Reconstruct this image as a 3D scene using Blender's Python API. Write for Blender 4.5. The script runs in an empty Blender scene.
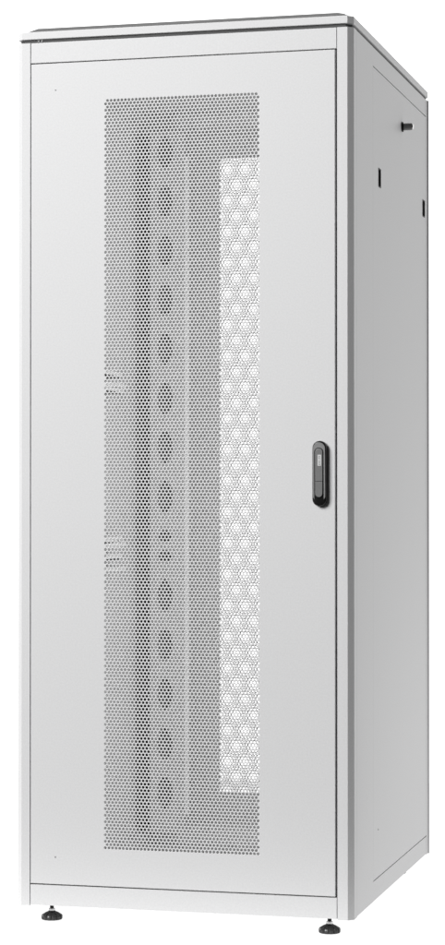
import bpy, bmesh, math, random
import numpy as np
from mathutils import Vector, Matrix

sc = bpy.context.scene
C = sc.collection
random.seed(4)

# ------------------------------------------------------------------ materials
def node_mat(name):
    m = bpy.data.materials.new(name)
    m.use_nodes = True
    return m, m.node_tree.nodes, m.node_tree.links, m.node_tree.nodes['Principled BSDF']

def powder(name, col, rough=0.42, bump=0.08, scale=700, var=0.036, metallic=0.0):
    """powder coated metal: fine orange-peel grain and slight tone variation"""
    m, n, l, p = node_mat(name)
    tc = n.new('ShaderNodeTexCoord')
    fine = n.new('ShaderNodeTexNoise'); fine.inputs['Scale'].default_value = scale; fine.inputs['Detail'].default_value = 2
    big = n.new('ShaderNodeTexNoise'); big.inputs['Scale'].default_value = 260; big.inputs['Detail'].default_value = 3
    l.new(tc.outputs['Object'], fine.inputs['Vector']); l.new(tc.outputs['Object'], big.inputs['Vector'])
    mp = n.new('ShaderNodeMapRange')
    mp.inputs['From Min'].default_value = 0.3; mp.inputs['From Max'].default_value = 0.7
    mp.inputs['To Min'].default_value = 1 - var; mp.inputs['To Max'].default_value = 1 + var
    l.new(big.outputs['Fac'], mp.inputs['Value'])
    mul = n.new('ShaderNodeVectorMath'); mul.operation = 'SCALE'
    mul.inputs[0].default_value = col
    l.new(mp.outputs['Result'], mul.inputs['Scale']); l.new(mul.outputs['Vector'], p.inputs['Base Color'])
    b = n.new('ShaderNodeBump'); b.inputs['Strength'].default_value = bump; b.inputs['Distance'].default_value = 0.0006
    l.new(fine.outputs['Fac'], b.inputs['Height']); l.new(b.outputs['Normal'], p.inputs['Normal'])
    p.inputs['Specular IOR Level'].default_value = 0.4
    p.inputs['Roughness'].default_value = rough; p.inputs['Metallic'].default_value = metallic
    return m

GREY = (0.60, 0.60, 0.603)
M_paint = powder('light_grey_powder_coat', GREY, rough=0.55)
M_inner = powder('darker_inner_sheet', (0.48, 0.48, 0.48), rough=0.5, bump=0.03)  # darker than the outer paint, for contrast with the white strips
M_roofdark = powder('shaded_roof_grey', (0.13, 0.13, 0.13), rough=0.6)  # shade on the roof top put into a darker grey
M_shade = powder('oval_shade_grey', (0.13, 0.13, 0.13), rough=0.7)
M_neck = powder('lid_shade_and_pocket_dark', (0.055, 0.055, 0.055), rough=0.7)  # shade under the lid put into the colour, and dark pocket plastic
M_seal_shade = powder('black_seal_and_gap_shade', (0.025, 0.025, 0.025), rough=0.8)  # black of the door seal, and shade painted into inner gaps
M_black = powder('black_glossy_plastic', (0.006, 0.006, 0.006), rough=0.30, bump=0.02, var=0.1)
M_plate = powder('black_plastic_sheen_grey', (0.21, 0.21, 0.21), rough=0.32, bump=0.03, var=0.06)  # reflection on the black handle face put into a lighter grey
M_lever = powder('mid_grey_satin_plastic', (0.15, 0.15, 0.15), rough=0.4, bump=0.03, var=0.06)
M_footblk = powder('black_foot_plastic', (0.03, 0.03, 0.03), rough=0.3, bump=0.05, var=0.15)
M_steel = powder('zinc_steel', (0.62, 0.62, 0.62), rough=0.3, metallic=0.9, bump=0.03)
M_white = powder('lit_edge_white', (0.82, 0.82, 0.82), rough=0.4, bump=0.0)  # whiter colour stands for the light on flange and tabs
M_badge = powder('pale_grey_badge', (0.55, 0.55, 0.55), rough=0.4, bump=0.0)
M_pin = powder('mid_grey_pin', (0.26, 0.26, 0.26), rough=0.35)
M_ink = powder('grey_ink', (0.16, 0.16, 0.16), rough=0.5, bump=0.0)

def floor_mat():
    m, n, l, p = node_mat('self_lit_white_floor')
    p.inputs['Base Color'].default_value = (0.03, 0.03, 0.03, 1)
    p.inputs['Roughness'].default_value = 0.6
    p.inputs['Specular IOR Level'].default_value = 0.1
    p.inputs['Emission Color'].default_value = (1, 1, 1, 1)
    p.inputs['Emission Strength'].default_value = FLOOR_GLOW  # floor made to glow so that it stays white without shadows
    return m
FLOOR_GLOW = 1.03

# ------------------------------------------------------------------ helpers
def link(name, me, mat, parent=None):
    o = bpy.data.objects.new(name, me)
    C.objects.link(o)
    if mat is not None: me.materials.append(mat)
    if parent is not None: o.parent = parent
    return o

def build(name, bm, mat, parent=None, smooth=False):
    bmesh.ops.recalc_face_normals(bm, faces=bm.faces[:])
    me = bpy.data.meshes.new(name)
    bm.to_mesh(me); bm.free()
    if smooth:
        for f in me.polygons: f.use_smooth = True
        me.set_sharp_from_angle(angle=math.radians(35))
    return link(name, me, mat, parent)

def bevel_all(bm, w, seg=2, limit=40):
    es = [e for e in bm.edges if len(e.link_faces) == 2 and e.calc_face_angle(0) > math.radians(limit)]
    bmesh.ops.bevel(bm, geom=es, offset=w, segments=seg, profile=0.5, affect='EDGES', clamp_overlap=True)

def box(bm, x0, x1, y0, y1, z0, z1):
    vs = [bm.verts.new(v) for v in ((x0,y0,z0),(x1,y0,z0),(x1,y1,z0),(x0,y1,z0),(x0,y0,z1),(x1,y0,z1),(x1,y1,z1),(x0,y1,z1))]
    for f in ((0,3,2,1),(4,5,6,7),(0,1,5,4),(1,2,6,5),(2,3,7,6),(3,0,4,7)):
        bm.faces.new([vs[i] for i in f])

def prism(bm, pts, fn, d0, d1):
    """closed prism: fn(u, v, d) -> xyz"""
    a = [bm.verts.new(fn(u, v, d0)) for u, v in pts]
    b = [bm.verts.new(fn(u, v, d1)) for u, v in pts]
    n = len(pts)
    bm.faces.new(a[::-1]); bm.faces.new(b)
    for i in range(n):
        bm.faces.new((a[i], a[(i+1) % n], b[(i+1) % n], b[i]))

def loft(bm, rings, cap0=True, cap1=True):
    vs = [[bm.verts.new(p) for p in r] for r in rings]
    n = len(rings[0])
    for a, b in zip(vs, vs[1:]):
        for i in range(n):
            bm.faces.new((a[i], a[(i+1) % n], b[(i+1) % n], b[i]))
    if cap0: bm.faces.new(vs[0][::-1])
    if cap1: bm.faces.new(vs[-1])

def circle(r, n, z, cx=0, cy=0):
    return [(cx + r*math.cos(2*math.pi*i/n), cy + r*math.sin(2*math.pi*i/n), z) for i in range(n)]

def capsule(cx, z0, z1, w, n=14):
    """stadium outline in x/z"""
    r = w/2; p = []
    for i in range(n+1):
        t = math.pi*i/n; p.append((cx + r*math.cos(t), z1 - r + r*math.sin(t)))
    for i in range(n+1):
        t = math.pi + math.pi*i/n; p.append((cx + r*math.cos(t), z0 + r + r*math.sin(t)))
    return p

XZ = lambda u, v, d: (u, d, v)       # outline in x/z, depth along y
XY = lambda u, v, d: (u, v, d)
YZ = lambda u, v, d: (d, u, v)

def prop(o, label=None, cat=None, group=None, kind=None):
    for k, v in (('label', label), ('category', cat), ('group', group), ('kind', kind)):
        if v: o[k] = v

def holed_cell(u0, u1, v0, v1, hole):
    """ring of quads between a rectangle and a convex hole outline; returns (outer, inner) points in equal number"""
    cx = sum(p[0] for p in hole)/len(hole); cy = sum(p[1] for p in hole)/len(hole)
    out = []
    for u, v in hole:
        dx, dy = u - cx, v - cy
        t = 1e9
        if dx > 1e-9: t = min(t, (u1-cx)/dx)
        if dx < -1e-9: t = min(t, (u0-cx)/dx)
        if dy > 1e-9: t = min(t, (v1-cy)/dy)
        if dy < -1e-9: t = min(t, (v0-cy)/dy)
        out.append((cx + dx*t, cy + dy*t))
    return out

# ------------------------------------------------------------------ dimensions (metres)
W, D = 0.800, 1.0125
DR = 1.0340                    # roof depth
CH = 0.0125                    # corner chamfer
Z0, Z1 = 0.0404, 2.0525        # frame bottom and top
DX0, DX1, DZ0, DZ1 = 0.0350, 0.7588, 0.0925, 2.0025     # door leaf

A_P = 0.3715/43; R_P = A_P/math.sqrt(3)
ROWS = 232
HOLE_R = 0.00310

cab = bpy.data.objects.new('server_cabinet', None); C.objects.link(cab)
cab.location = (W/2, 0.0, 0.0)
OFF = Vector((-W/2, 0, 0))
prop(cab, 'tall light grey server rack cabinet with perforated door and black swing handle', 'server cabinet')

def part(name, bm, mat, parent=None, smooth=False):
    """parts are modelled in world metres; the root sits at x = W/2"""
    if parent is None:
        bmesh.ops.translate(bm, verts=bm.verts[:], vec=OFF)
        return build(name, bm, mat, cab, smooth)
    bmesh.ops.translate(bm, verts=bm.verts[:], vec=OFF)
    return build(name, bm, mat, parent, smooth)

# ------------------------------------------------------------------ perforated sheet
def perforated(name, cols, rows, x0, z0, yf, yb, mat, parent, nseg=12, sc_=1.0, hole=HOLE_R):
    """hexagonal lattice of round holes in a sheet between yf and yb, bordered by a straight rectangle"""
    a, R = A_P*sc_, R_P*sc_
    ang = np.arange(nseg)*2*np.pi/nseg + np.pi/6
    inner = np.stack([np.cos(ang), np.sin(ang)], 1)*hole
    outer = []
    for t in ang:
        k = (t - np.pi/6) % (np.pi/3)
        rad = (a/2)/math.cos(k - np.pi/6)
        outer.append((rad*math.cos(t), rad*math.sin(t)))
    outer = np.array(outer)
    cen = []
    halves = []; tris = []
    for r in range(rows):
        zc = z0 + R + r*1.5*R
        if r % 2 == 0:
            for c in range(cols): cen.append((x0 + a/2 + c*a, zc))
        else:
            for c in range(cols-1): cen.append((x0 + a + c*a, zc))
            x1 = x0 + cols*a
            halves.append([(x0, zc-R), (x0+a/2, zc-R/2), (x0+a/2, zc+R/2), (x0, zc+R)])
            halves.append([(x1, zc+R), (x1-a/2, zc+R/2), (x1-a/2, zc-R/2), (x1, zc-R)])
    top_odd = (rows-1) % 2 == 1
    zt = z0 + 2*R + (rows-1)*1.5*R
    for c in range(cols-1):
        x = x0 + a/2 + c*a
        tris.append([(x, z0), (x+a, z0), (x+a/2, z0+R/2)])
    tris.append([(x0, z0), (x0+a/2, z0), (x0, z0+R/2)])
    tris.append([(x0+cols*a-a/2, z0), (x0+cols*a, z0), (x0+cols*a, z0+R/2)])
    xs = [x0 + a*c for c in range(cols+1)] if top_odd else [x0 + a/2 + a*c for c in range(cols)]
    for xa, xb in zip(xs, xs[1:]):
        tris.append([(xa, zt), ((xa+xb)/2, zt-R/2), (xb, zt)])
    if not top_odd:
        tris.append([(x0, zt), (x0, zt-R/2), (x0+a/2, zt)])
        tris.append([(x0+cols*a, zt), (x0+cols*a-a/2, zt), (x0+cols*a, zt-R/2)])
    cen = np.array(cen); nc = len(cen)
    o = cen[:, None, :] + outer[None]; i = cen[:, None, :] + inner[None]
    def lift(p, y): return np.stack([p[..., 0], np.full(p.shape[:-1], y), p[..., 1]], -1)
    block = np.concatenate([lift(o, yf), lift(i, yf), lift(i, yb), lift(o, yb)], 1)   # 4*nseg per cell
    verts = block.reshape(-1, 3)
    k = np.arange(nseg); k2 = (k+1) % nseg
    q = []
    for s in range(3):
        q.append(np.stack([s*nseg+k, s*nseg+k2, (s+1)*nseg+k2, (s+1)*nseg+k], 1))
    q = np.concatenate(q)
    faces = (q[None] + (np.arange(nc)*4*nseg)[:, None, None]).reshape(-1, 4)
    lv = faces.reshape(-1); ls = np.arange(len(faces))*4; lt = np.full(len(faces), 4)
    ev = []; el = []; es = []; n0 = len(verts); nl = len(lv)
    for y, rev in ((yf, False), (yb, True)):
        for poly in halves + tris:
            pp = poly[::-1] if rev else poly
            es.append(nl + len(el)); 
            for u, v in pp:
                el.append(n0 + len(ev)); ev.append((u, y, v))
    verts = np.concatenate([verts, np.array(ev)]); lv = np.concatenate([lv, np.array(el)])
    ls = np.concatenate([ls, np.array(es)])
    verts[:, 0] += OFF.x
    me = bpy.data.meshes.new(name)
    me.vertices.add(len(verts)); me.vertices.foreach_set('co', verts.astype(np.float32).ravel())
    me.loops.add(len(lv)); me.loops.foreach_set('vertex_index', lv.astype(np.int32))
    me.polygons.add(len(ls)); me.polygons.foreach_set('loop_start', ls.astype(np.int32))
    me.update(calc_edges=True); me.validate()
    ob = link(name, me, mat, parent)
    return ob

# ------------------------------------------------------------------ doors
def door_leaf(yf, yb, wx0, wx1, wz0, wz1, x0, x1, z0, z1, front):
    """pressed sheet leaf: flat face with a window opening, folded returns round the outside and round the window"""
    bm = bmesh.new()
    t = 0.0016
    s = 1 if front else -1
    rings = []
    def ring(xa, xb, za, zb, y): return [(xa,y,za),(xb,y,za),(xb,y,zb),(xa,y,zb)]
    f = yf; b = yb
    r = [ring(wx0,wx1,wz0,wz1,f+s*t), ring(wx0,wx1,wz0,wz1,f), ring(x0,x1,z0,z1,f), ring(x0,x1,z0,z1,b),
         ring(x0+.012,x1-.012,z0+.012,z1-.012,b), ring(x0+.012,x1-.012,z0+.012,z1-.012,b-s*t),
         ring(x0+t,x1-t,z0+t,z1-t,b-s*t), ring(x0+t,x1-t,z0+t,z1-t,f+s*t)]
    vs = [[bm.verts.new(p) for p in q] for q in r]
    m = len(vs)
    for k in range(m):
        p, q = vs[k], vs[(k+1) % m]
        for i in range(4):
            bm.faces.new((p[i], p[(i+1) % 4], q[(i+1) % 4], q[i]))
    es = [e for e in bm.edges if all(v in vs[2] for v in e.verts)]
    bmesh.ops.bevel(bm, geom=es, offset=0.0009, segments=3, profile=0.5, affect='EDGES')
    return bm

WX0, WX1, WZ0 = 0.2133, 0.2133 + 43*A_P, 0.1764
WZ1 = WZ0 + 2*R_P + (ROWS-1)*1.5*R_P
bm = door_leaf(0.0, 0.020, WX0, WX1, WZ0, WZ1, DX0, DX1, DZ0, DZ1, True)
front_door = part('front_door', bm, M_paint)
prop(front_door, 'front door of smooth grey sheet round a tall perforated window')
perforated('perforated_sheet', 43, ROWS, WX0, WZ0, 0.0, 0.0010, M_paint, front_door)
for x, z in ((0.0945, 1.940), (0.0955, 0.1556)):
    bm = bmesh.new()
    loft(bm, [[(x + p[0], -0.0008 if k else 0.0002, z + p[1]) for p in circle(0.0017, 12, 0)] for k in (0, 1)])
    part('hinge_pin', bm, M_pin, front_door)

RC = 40; RSC = 0.990; RROWS = 234
RX0 = 0.2252; RX1 = RX0 + RC*A_P*RSC; RZ0 = 0.1844
RZ1 = RZ0 + (2*R_P + (RROWS-1)*1.5*R_P)*RSC
YR = D - 0.002
bm = door_leaf(YR, YR - 0.020, RX0, RX1, RZ0, RZ1, DX0, W - DX0, DZ0, DZ1, False)
rear_door = part('rear_door', bm, M_inner)
perforated('perforated_sheet', RC, RROWS, RX0, RZ0, YR - 0.0010, YR, M_inner, rear_door, sc_=RSC, hole=0.00335)

# ------------------------------------------------------------------ frame
def post(pts, mat=M_paint):
    bm = bmesh.new()
    prism(bm, pts, XY, Z0, Z1)
    bevel_all(bm, 0.0008, 2)
    return part('corner_post', bm, mat)
PW = 0.0326
fl = [(0, CH), (CH, 0), (PW, 0), (PW, 0.0235), (0.014, 0.030), (0.014, 0.044), (0, 0.044)]
post(fl)
fr = [(W-u, v) for u, v in fl]; fr = [(W-.7622 if False else u, v) for u, v in fr]
fr[2] = (0.7637, 0.0); fr[3] = (0.7637, 0.0235)
post(fr)
rl = [(0.0, D-0.0044), (-0.0040, D-0.0006), (-0.0040, D), (PW, D), (PW, D-0.024), (0.0, D-0.024)]
post(rl); post([(W-u, v) for u, v in rl])

for nm, z0, z1 in (('front_top_rail', 2.0055, 2.0522), ('front_bottom_rail', 0.0424, 0.0895)):
    bm = bmesh.new()
    box(bm, PW + 0.0018, 0.7637 - 0.0018, 0.0006, 0.0235, z0, z1); bevel_all(bm, 0.0009, 3)
    part(nm, bm, M_paint)
for nm, z0, z1 in (('rear_top_rail', 2.0055, 2.0522), ('rear_bottom_rail', 0.0424, 0.0895)):
    bm = bmesh.new()
    box(bm, PW + 0.0012, W - PW - 0.0012, D-0.0235, D-0.0006, z0, z1); bevel_all(bm, 0.0009, 3)
    part(nm, bm, M_paint)

# rubber seal behind the door edge, dark in the gaps
bm = bmesh.new()
def frame_ring(bm, xa, xb, za, zb, w, y0, y1):
    box(bm, xa, xa+w, y0, y1, za, zb); box(bm, xb-w, xb, y0, y1, za, zb)
    box(bm, xa+w, xb-w, y0, y1, za, za+w); box(bm, xa+w, xb-w, y0, y1, zb-w, zb)
frame_ring(bm, 0.0142, W-0.0142, 0.0480, 2.0470, 0.034, 0.0242, 0.0288)
part('door_seal', bm, M_seal_shade)

# ------------------------------------------------------------------ sides
SZ0, SZ1 = 0.0900, 2.0062
SY0, SY1 = 0.2400, D - 0.0246
def side(x_out, x_in, sign):
    # fixed frame strips: front strip, top and bottom
    bm = bmesh.new()
    xo = x_out
    box(bm, *sorted((xo, x_in)), 0.0446, SY0, 0.0424, Z1-0.0006)
    bevel_all(bm, 0.0005, 2)
    part('side_frame', bm, M_paint)
    bm = bmesh.new()
    box(bm, *sorted((xo - sign*0.0002, x_in)), SY0+0.0002, SY1, SZ1+0.0016, Z1-0.0006); bevel_all(bm, 0.0005, 2)
    part('side_top_rail', bm, M_paint)
    bm = bmesh.new()
    box(bm, *sorted((xo - sign*0.0002, x_in)), SY0+0.0002, SY1, 0.0424, SZ0-0.0016); bevel_all(bm, 0.0005, 2)
    part('side_bottom_rail', bm, M_paint)
    # removable panel with two grip openings
    slots = [(0.3075, 0.3385, 1.7305, 1.7765), (0.9330, 0.9690, 1.7335, 1.7795)]
    ys = sorted({SY0+0.0004, SY1-0.0004, *[s[0] for s in slots], *[s[1] for s in slots]})
    zs = sorted({SZ0+0.0012, SZ1-0.0012, *[s[2] for s in slots], *[s[3] for s in slots]})
    bm = bmesh.new()
    grid = {}
    def V(i, j, x): 
        k = (i, j, x)
        if k not in grid: grid[k] = bm.verts.new((x, ys[i], zs[j]))
        return grid[k]
    solid = set()
    for i in range(len(ys)-1):
        for j in range(len(zs)-1):
            yc, zc = (ys[i]+ys[i+1])/2, (zs[j]+zs[j+1])/2
            if not any(s[0] < yc < s[1] and s[2] < zc < s[3] for s in slots): solid.add((i, j))
    xa, xb = xo, x_in
    for i, j in solid:
        for x in (xa, xb):
            bm.faces.new((V(i,j,x), V(i+1,j,x), V(i+1,j+1,x), V(i,j+1,x)))
        for (di, dj, p, q) in ((-1,0,(i,j),(i,j+1)), (1,0,(i+1,j),(i+1,j+1)), (0,-1,(i,j),(i+1,j)), (0,1,(i,j+1),(i+1,j+1))):
            if (i+di, j+dj) not in solid:
                bm.faces.new((V(*p,xa), V(*q,xa), V(*q,xb), V(*p,xb)))
    sp = part('side_panel', bm, M_paint)
    for s in slots:
        # open pocket lining the opening, with a thin bar in it
        bm = bmesh.new()
        e = 0.0006
        a0, a1, b0, b1 = s[0]+e, s[1]-e, s[2]+e, s[3]-e
        o = xo + sign*0.0008; d = xo - sign*0.017; w = 0.0022
        rr = [[(x,y,z) for (y,z) in ((a0+k,b0+k),(a1-k,b0+k),(a1-k,b1-k),(a0+k,b1-k))] for x, k in ((d,0),(o,0),(o,w),(d+sign*0.002,w))]
        loft(bm, rr)
        part('grip_recess', bm, M_neck, sp)
    # cam lock with protruding grey knob
    ly, lz = 0.6290, 1.9230
    bm = bmesh.new()
    def ringx(r, x, n=24): return [(xo + sign*x, ly + r*math.cos(2*math.pi*i/n), lz + r*math.sin(2*math.pi*i/n)) for i in range(n)]
    loft(bm, [ringx(0.0125, 0.0002), ringx(0.0130, 0.0030), ringx(0.0115, 0.0048), ringx(0.0095, 0.0050)])
    lk = part('lock_collar', bm, M_black, sp, True)
    bm = bmesh.new()
    loft(bm, [ringx(0.0088, 0.0052), ringx(0.0088, 0.0240), ringx(0.0080, 0.0262), ringx(0.0055, 0.0264)])
    part('lock_barrel', bm, M_pin, sp, True)
    bm = bmesh.new()
    loft(bm, [ringx(0.0062, 0.0265, 16), ringx(0.0058, 0.0285, 16)])
    part('lock_face', bm, M_steel, sp, True)
    bm = bmesh.new()
    loft(bm, [[(xo + sign*k, 0.3010 + p[0], 0.2027 + p[1]) for p in circle(0.0020, 12, 0)] for k in (-0.0002, 0.0009)])
    part('rivet', bm, M_pin, sp)
    return sp
side(W, W - 0.0090, 1)
side(0.0, 0.0090, -1)

# ------------------------------------------------------------------ roof
def oct_ring(inset, z, ch=CH):
    x0, x1, y0, y1 = inset, W-inset, inset, DR-inset
    return [(x0, y0+ch, z), (x0+ch, y0, z), (x1-ch, y0, z), (x1, y0+ch, z), (x1, y1-ch, z), (x1-ch, y1, z), (x0+ch, y1, z), (x0, y1-ch, z)]
bm = bmesh.new()
loft(bm, [oct_ring(0.0045, 2.0600), oct_ring(0.0008, 2.0606), oct_ring(0.0, 2.0616), oct_ring(0.0, 2.0765), oct_ring(0.0010, 2.0780), oct_ring(0.0040, 2.0790), oct_ring(0.012, 2.0796)])
roof = part('roof_cover', bm, M_paint)
bm = bmesh.new()
loft(bm, [oct_ring(0.0122, 2.0798), oct_ring(0.0160, 2.0838), oct_ring(0.0290, 2.0915), oct_ring(0.034, 2.0920)])
part('roof_plate', bm, M_roofdark, roof)
bm = bmesh.new()
loft(bm, [oct_ring(0.0045, 2.0515), oct_ring(0.0045, 2.0598)])
part('roof_neck', bm, M_neck, roof)
for x in (0.050, 0.058):
    bm = bmesh.new(); box(bm, x, x+0.0045, 0.0030, 0.0044, 2.0545, 2.0590)
    part('roof_clip', bm, M_lever, roof)

# ------------------------------------------------------------------ inside
bm = bmesh.new(); box(bm, 0.0095, W-0.0095, 0.046, D-0.025, 0.0450, 0.0480); part('floor_plate', bm, M_inner)
bm = bmesh.new(); box(bm, 0.0095, W-0.0095, 0.046, D-0.025, 2.0360, 2.0390); part('ceiling_plate', bm, M_inner)
for xa, xb in ((0.0095, 0.035), (W-0.035, W-0.0095)):
    for z0, z1 in ((0.0482, 0.075), (2.010, 2.0358)):
        bm = bmesh.new(); box(bm, xa, xb, 0.05, 0.98, z0, z1); bevel_all(bm, 0.002); part('depth_rail', bm, M_inner)

def rail_panel(x0, x1, y, mirror):
    """rear mounting rail: tall sheet with oval cable openings every three units and a folded flange on its inner edge"""
    fx = (lambda u: W-u) if mirror else (lambda u: u)
    bm = bmesh.new()
    zc0 = 0.8587; pitch = 0.13335; t = 0.0015
    zlo, zhi = 0.085, 1.982
    cx = 0.1018
    def quad(u0, u1, v0, v1):
        if v1-v0 < 1e-5: return
        box(bm, *sorted((fx(u0), fx(u1))), y, y+t, v0, v1)
    def cell(v0, v1, hz0, hz1, hw):
        hole = [(cx + hw/2*math.cos(2*math.pi*i/40), (hz0+hz1)/2 + (hz1-hz0)/2*math.sin(2*math.pi*i/40)) for i in range(40)]
        extra = holed_cell(x0, x1, v0, v1, hole)
        n = len(hole)
        for yy in (y, y+t):
            a = [bm.verts.new((fx(p[0]), yy, p[1])) for p in extra]; b = [bm.verts.new((fx(p[0]), yy, p[1])) for p in hole]
            for i in range(n):
                if (Vector(extra[i])-Vector(extra[(i+1)%n])).length < 1e-7: continue
                bm.faces.new((a[i], a[(i+1)%n], b[(i+1)%n], b[i]))
            # square off corners the radial projection cuts
            for cu, cv in ((x0,v0),(x1,v0),(x1,v1),(x0,v1)):
                best = None
                for i in range(n):
                    p, q = extra[i], extra[(i+1)%n]
                    onu = abs(p[0]-cu) < 1e-6 or abs(q[0]-cu) < 1e-6
                    onv = abs(p[1]-cv) < 1e-6 or abs(q[1]-cv) < 1e-6
                    if onu and onv and not (abs(p[0]-q[0]) < 1e-6 or abs(p[1]-q[1]) < 1e-6): best = (i, (i+1)%n)
                if best:
                    bm.faces.new((a[best[0]], bm.verts.new((fx(cu), yy, cv)), a[best[1]]))
        f = [bm.verts.new((fx(p[0]), y, p[1])) for p in hole]; g = [bm.verts.new((fx(p[0]), y+t, p[1])) for p in hole]
        for i in range(n): bm.faces.new((f[i], f[(i+1)%n], g[(i+1)%n], g[i]))
    prev = zlo
    for k in range(-5, 9):
        z = zc0 + k*pitch
        quad(x0, x1, prev, z-0.05)
        if k == 0:
            cell(z-0.05, z-0.006, z-0.043, z-0.011, 0.036)
            quad(x0, x1, z-0.006, z+0.006)
            cell(z+0.006, z+0.05, z+0.011, z+0.043, 0.036)
        else:
            cell(z-0.05, z+0.05, z-0.0430, z+0.0430, 0.042)
        prev = z+0.05
    quad(x0, x1, prev, zhi)
    r = part('rail_panel', bm, M_inner)
    bm = bmesh.new()
    prism(bm, [(fx(u), v) for u, v in ((x1+0.0002, y-0.0016), (x1+0.0100, y+0.0070), (x1+0.0090, y+0.0080), (x1+0.0002, y+0.0010))], XY, zlo+0.05, zhi-0.07)
    part('rail_flange', bm, M_white, r)
    bm = bmesh.new()
    box(bm, *sorted((fx(x0-0.0160), fx(x0-0.0004))), y+0.0020, y+0.0900, zlo, zhi)
    return r, bm
for mir in (False, True):
    r, bm = rail_panel(0.0594, 0.1570, 0.900, mir)
    bm.free()

# black sheet standing for the shade in the corner behind the rail panel
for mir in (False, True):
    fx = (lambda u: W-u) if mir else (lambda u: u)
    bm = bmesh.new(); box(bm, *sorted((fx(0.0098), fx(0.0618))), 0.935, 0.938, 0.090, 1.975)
    part('corner_gap_shade', bm, M_seal_shade)
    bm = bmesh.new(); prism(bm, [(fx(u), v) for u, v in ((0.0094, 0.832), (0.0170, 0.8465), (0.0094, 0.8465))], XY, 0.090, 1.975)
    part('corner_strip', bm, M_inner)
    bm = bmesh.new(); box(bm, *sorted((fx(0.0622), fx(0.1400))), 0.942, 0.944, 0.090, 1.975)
    part('oval_gap_shade', bm, M_shade)  # dark sheet added so the oval openings look shaded

# front mounting rails (L profile) and the braces between front and rear
for mir in (False, True):
    fx = (lambda u: W-u) if mir else (lambda u: u)
    bm = bmesh.new()
    prism(bm, [(fx(u), v) for u, v in ((0.1500,0.110),(0.1765,0.110),(0.1765,0.112),(0.1520,0.112),(0.1520,0.150),(0.1500,0.150))], XY, 0.078, 2.008)
    part('front_mounting_rail', bm, M_inner)
    for z, tabs in ((1.289, (0.020, -0.009, -0.021)), (0.846, (0.038, 0.022, -0.008, -0.040))):
        bm = bmesh.new()
        box(bm, *sorted((fx(0.0095), fx(0.0330))), 0.060, 0.560, z-0.016, z+0.016); bevel_all(bm, 0.002)
        br = part('side_brace', bm, M_inner)
        for k, dz in enumerate(tabs):
            bm = bmesh.new()
            box(bm, *sorted((fx(0.0096), fx(0.0620))), 0.500, 0.640 + 0.03*(k % 2), z+dz-0.0050, z+dz+0.0050)
            part('brace_tab', bm, M_white, br)
            if k % 2: continue
            bm = bmesh.new()
            box(bm, *sorted((fx(0.0096), fx(0.0560))), 0.502, 0.640 + 0.03*(k % 2), z+dz-0.0090, z+dz-0.0052)
            part('brace_gap_shade', bm, M_seal_shade, br)  # black strip painted in for the dark gap below the tab

# ------------------------------------------------------------------ swing handle
HX = 0.7248
bm = bmesh.new()
def cap_ring(w, z0, z1, y, cx=HX, n=18): return [(u, y, v) for u, v in capsule(cx, z0, z1, w, n)]
hz0, hz1 = 0.9706, 1.1185
loft(bm, [cap_ring(0.0335, hz0, hz1, -0.0002), cap_ring(0.0335, hz0, hz1, -0.0070), cap_ring(0.0320, hz0+.0008, hz1-.0008, -0.0100),
          cap_ring(0.0290, hz0+.0024, hz1-.0024, -0.0118), cap_ring(0.0262, hz0+.0036, hz1-.0036, -0.0122)])
handle = part('swing_handle', bm, M_black, None, True)
prop(handle, 'black capsule shaped swing handle near the right edge of the door')
# raised surround, open at the finger recess
bm = bmesh.new()
def arc_pts(cx, zc, r, t0, t1, n): return [(cx + r*math.cos(t0+(t1-t0)*i/n), zc + r*math.sin(t0+(t1-t0)*i/n)) for i in range(n+1)]
ro, ri = 0.0142, 0.0109
zc = hz1 - 0.0180; zi = hz1 - 0.0262
outer = [(HX+ro, 0.992)] + arc_pts(HX-0.0005, zc, ro, 0, math.pi, 20) + [(HX-ro, 0.992)]
inner = [(HX+ri, 0.986)] + arc_pts(HX-0.0005, zi, ri, 0, math.pi, 20) + [(HX-ri, 0.986)]
for y0, y1 in ((-0.0123, -0.0138),):
    n = len(outer)
    oa = [bm.verts.new((u, y0, v)) for u, v in outer]; ob = [bm.verts.new((u*0.985 + HX*0.015, y1, v - (0.0003 if v > 1.09 else 0))) for u, v in outer]
    ia = [bm.verts.new((u, y0, v)) for u, v in inner]; ib = [bm.verts.new((u, y1, v)) for u, v in inner]
    for i in range(n-1):
        bm.faces.new((oa[i], oa[i+1], ob[i+1], ob[i])); bm.faces.new((ia[i], ia[i+1], ib[i+1], ib[i]))
        bm.faces.new((ob[i], ob[i+1], ib[i+1], ib[i])); bm.faces.new((oa[i], oa[i+1], ia[i+1], ia[i]))
    for i in (0, n-1): bm.faces.new((oa[i], ob[i], ib[i], ia[i]))
part('handle_surround', bm, M_plate, handle)
bm = bmesh.new()
def lever(bm, z0, z1, w, yb, yt, up_round, dn_round):
    p = []
    r = w/2
    if up_round: p += [(HX-0.0004 + r*math.cos(t), z1-r+r*math.sin(t)) for t in [math.pi*i/14 for i in range(15)]]
    else: p += [(HX-0.0004+r, z1), (HX-0.0004-r, z1)]
    if dn_round: p += [(HX-0.0004 + r*math.cos(t), z0+r+r*math.sin(t)) for t in [math.pi+math.pi*i/14 for i in range(15)]]
    else: p += [(HX-0.0004-r, z0), (HX-0.0004+r, z0)]
    rings = []
    for k, y in ((1.0, yb), (1.0, yt*0.92+yb*0.08), (0.9, yt)):
        cz = (z0+z1)/2
        rings.append([(HX + (u-HX)*k, y, cz + (v-cz)*(1-(1-k)*w/(z1-z0)*1.0)) for u, v in p])
    loft(bm, rings)
lever(bm, 1.0272, 1.1012, 0.0166, -0.0123, -0.0145, True, False)
part('handle_lever', bm, M_lever, handle)
bm = bmesh.new()
lever(bm, 0.9915, 1.0260, 0.0166, -0.0123, -0.0150, False, True)
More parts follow.
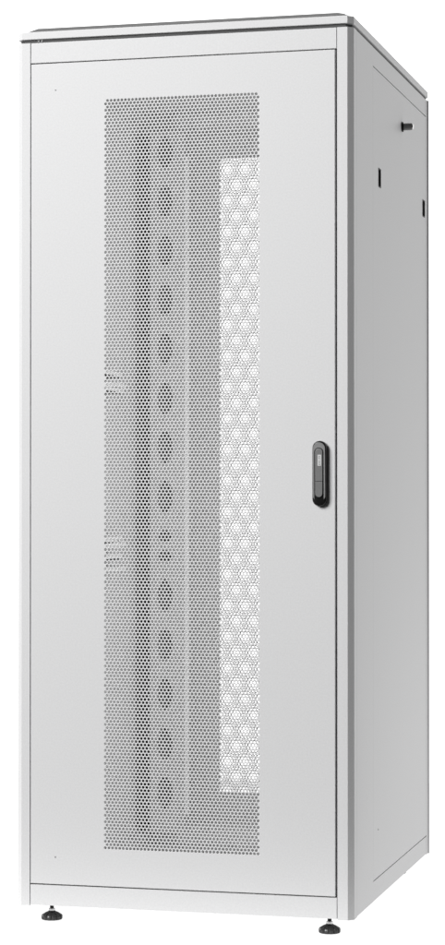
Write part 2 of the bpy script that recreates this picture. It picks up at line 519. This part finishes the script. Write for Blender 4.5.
part('lever_tip', bm, M_lever, handle)
# small white badge on the lever with its (unreadably small) upright lettering
bm = bmesh.new()
bx, bz0, bz1 = HX + 0.0010, 1.0620, 1.0870
box(bm, bx-0.0042, bx+0.0042, -0.0150, -0.0146, bz0, bz1)
part('badge', bm, M_badge, handle)
bm = bmesh.new()
z = bz0 + 0.0025
for k, (h, w, o) in enumerate(((0.0024,.0034,0),(0.0012,.0034,0),(0.0026,.0030,.0002),(0.0012,.0034,0),(0.0022,.0008,.0013),(0.0024,.0030,-.0004),(0.0024,.0034,0))):
    box(bm, bx-w/2+o, bx+w/2+o, -0.0152, -0.01505, z, z+h*0.62); z += h + 0.0009
part('badge_lettering', bm, M_ink, handle)

# ------------------------------------------------------------------ levelling feet
def make_foot():
    e = bpy.data.objects.new('levelling_foot', None); C.objects.link(e); e.parent = cab
    bm = bmesh.new()
    n = 48
    def rib(r, z, amp):
        return [((r - amp*(1 if (i % 4) in (0,) else 0))*math.cos(2*math.pi*i/n), (r - amp*(1 if (i % 4) in (0,) else 0))*math.sin(2*math.pi*i/n), z) for i in range(n)]
    loft(bm, [rib(0.0235, 0.0, 0.001), rib(0.0250, 0.002, 0.0022), rib(0.0252, 0.0075, 0.0026), rib(0.0238, 0.0105, 0.0028), rib(0.0150, 0.0160, 0.0022), rib(0.0085, 0.0188, 0.0010), rib(0.0080, 0.0200, 0)])
    build('foot_base', bm, M_footblk, e, False)
    bm = bmesh.new()
    prof = [(0.0075, 0.0200), (0.0078, 0.0245), (0.0050, 0.0265)]
    loft(bm, [circle(r, 6, z) for r, z in prof])
    build('foot_nut', bm, M_steel, e)
    bm = bmesh.new()
    rings = []
    z = 0.0262
    while z < 0.0440:
        rings += [circle(0.0050, 20, z), circle(0.0043, 20, z+0.0007)]; z += 0.0014
    loft(bm, rings)
    build('foot_stem', bm, M_footblk, e, False)
    return e
foot = make_foot()
spots = [(0.067, 0.060), (W-0.067, 0.060), (0.067, D-0.100), (W-0.067, D-0.100)]
for k, (x, y) in enumerate(spots):
    if k == 0: f = foot
    else:
        f = foot.copy(); C.objects.link(f); f.parent = cab
        for ch in foot.children:
            c = ch.copy(); C.objects.link(c); c.parent = f
    f.location = (x - W/2, y, 0.0); f.rotation_euler = (0, 0, 0.3 + 0.9*k)

# ------------------------------------------------------------------ floor
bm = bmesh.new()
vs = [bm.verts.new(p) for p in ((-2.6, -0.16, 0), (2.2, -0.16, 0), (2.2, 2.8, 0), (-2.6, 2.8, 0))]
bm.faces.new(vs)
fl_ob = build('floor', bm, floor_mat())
prop(fl_ob, 'plain self-lit white studio floor under the cabinet', 'floor', kind='structure')

# ------------------------------------------------------------------ light
wd = bpy.data.worlds.new('World'); sc.world = wd; wd.use_nodes = True
n = wd.node_tree.nodes; l = wd.node_tree.links
bg = n['Background']
geo = n.new('ShaderNodeTexCoord')
sep = n.new('ShaderNodeSeparateXYZ'); l.new(geo.outputs['Generated'], sep.inputs[0])
mr = n.new('ShaderNodeMapRange'); mr.interpolation_type = 'SMOOTHSTEP'
mr.inputs['From Min'].default_value = 0.0; mr.inputs['From Max'].default_value = 0.50
mr.inputs['To Min'].default_value = 0.04; mr.inputs['To Max'].default_value = 1.06
l.new(sep.outputs['Y'], mr.inputs['Value'])
mr2 = n.new('ShaderNodeMapRange'); mr2.interpolation_type = 'SMOOTHSTEP'
mr2.inputs['From Min'].default_value = 0.75; mr2.inputs['From Max'].default_value = 0.93
mr2.inputs['To Min'].default_value = 0.0; mr2.inputs['To Max'].default_value = 0.62
l.new(sep.outputs['Y'], mr2.inputs['Value'])
ad = n.new('ShaderNodeMath'); ad.operation = 'ADD'
l.new(mr.outputs['Result'], ad.inputs[0]); l.new(mr2.outputs['Result'], ad.inputs[1])
l.new(ad.outputs[0], bg.inputs['Strength'])
bg.inputs['Color'].default_value = (1, 1, 1, 1)

def area(name, loc, target, size, power, sy=None):
    d = bpy.data.lights.new(name, 'AREA'); d.energy = power; d.size = size
    if sy: d.shape = 'RECTANGLE'; d.size_y = sy
    o = bpy.data.objects.new(name, d); C.objects.link(o); o.location = loc
    o.rotation_euler = (Vector(target) - Vector(loc)).to_track_quat('-Z', 'Y').to_euler()
    return o
area('key_softbox', (-5.1, -7.7, 6.0), (0.3, 0, 1.3), 4.4, 1790, 4.4)
area('side_softbox', (6.2, 3.0, 1.1), (0.8, 0.5, 1.0), 1.8, 48, 2.2)
# tall unseen fill light added inside the cabinet to brighten the interior
area('interior_fill_light', (0.665, 0.16, 1.04), (0.10, 0.75, 1.04), 0.06, 5.2, 1.75)

# ------------------------------------------------------------------ camera
f_px, cx, cy, cz, yaw, pit = 2301.9986, 1.820002, -5.085488, 0.994827, 0.2545682, 0.01005004
cd = bpy.data.cameras.new('camera'); cam = bpy.data.objects.new('camera', cd); C.objects.link(cam)
cd.sensor_fit = 'VERTICAL'; cd.sensor_height = 36.0; cd.lens = f_px/945*36
cd.clip_start = 0.05; cd.clip_end = 500
fw = Vector((-math.sin(yaw)*math.cos(pit), math.cos(yaw)*math.cos(pit), math.sin(pit)))
cam.location = (cx, cy, cz); cam.rotation_euler = fw.to_track_quat('-Z', 'Y').to_euler()
sc.camera = cam

sc.view_settings.view_transform = 'Standard'; sc.view_settings.look = 'None'
sc.view_settings.exposure = 0.0; sc.view_settings.gamma = 1.0
sc.cycles.max_bounces = 10; sc.cycles.diffuse_bounces = 6
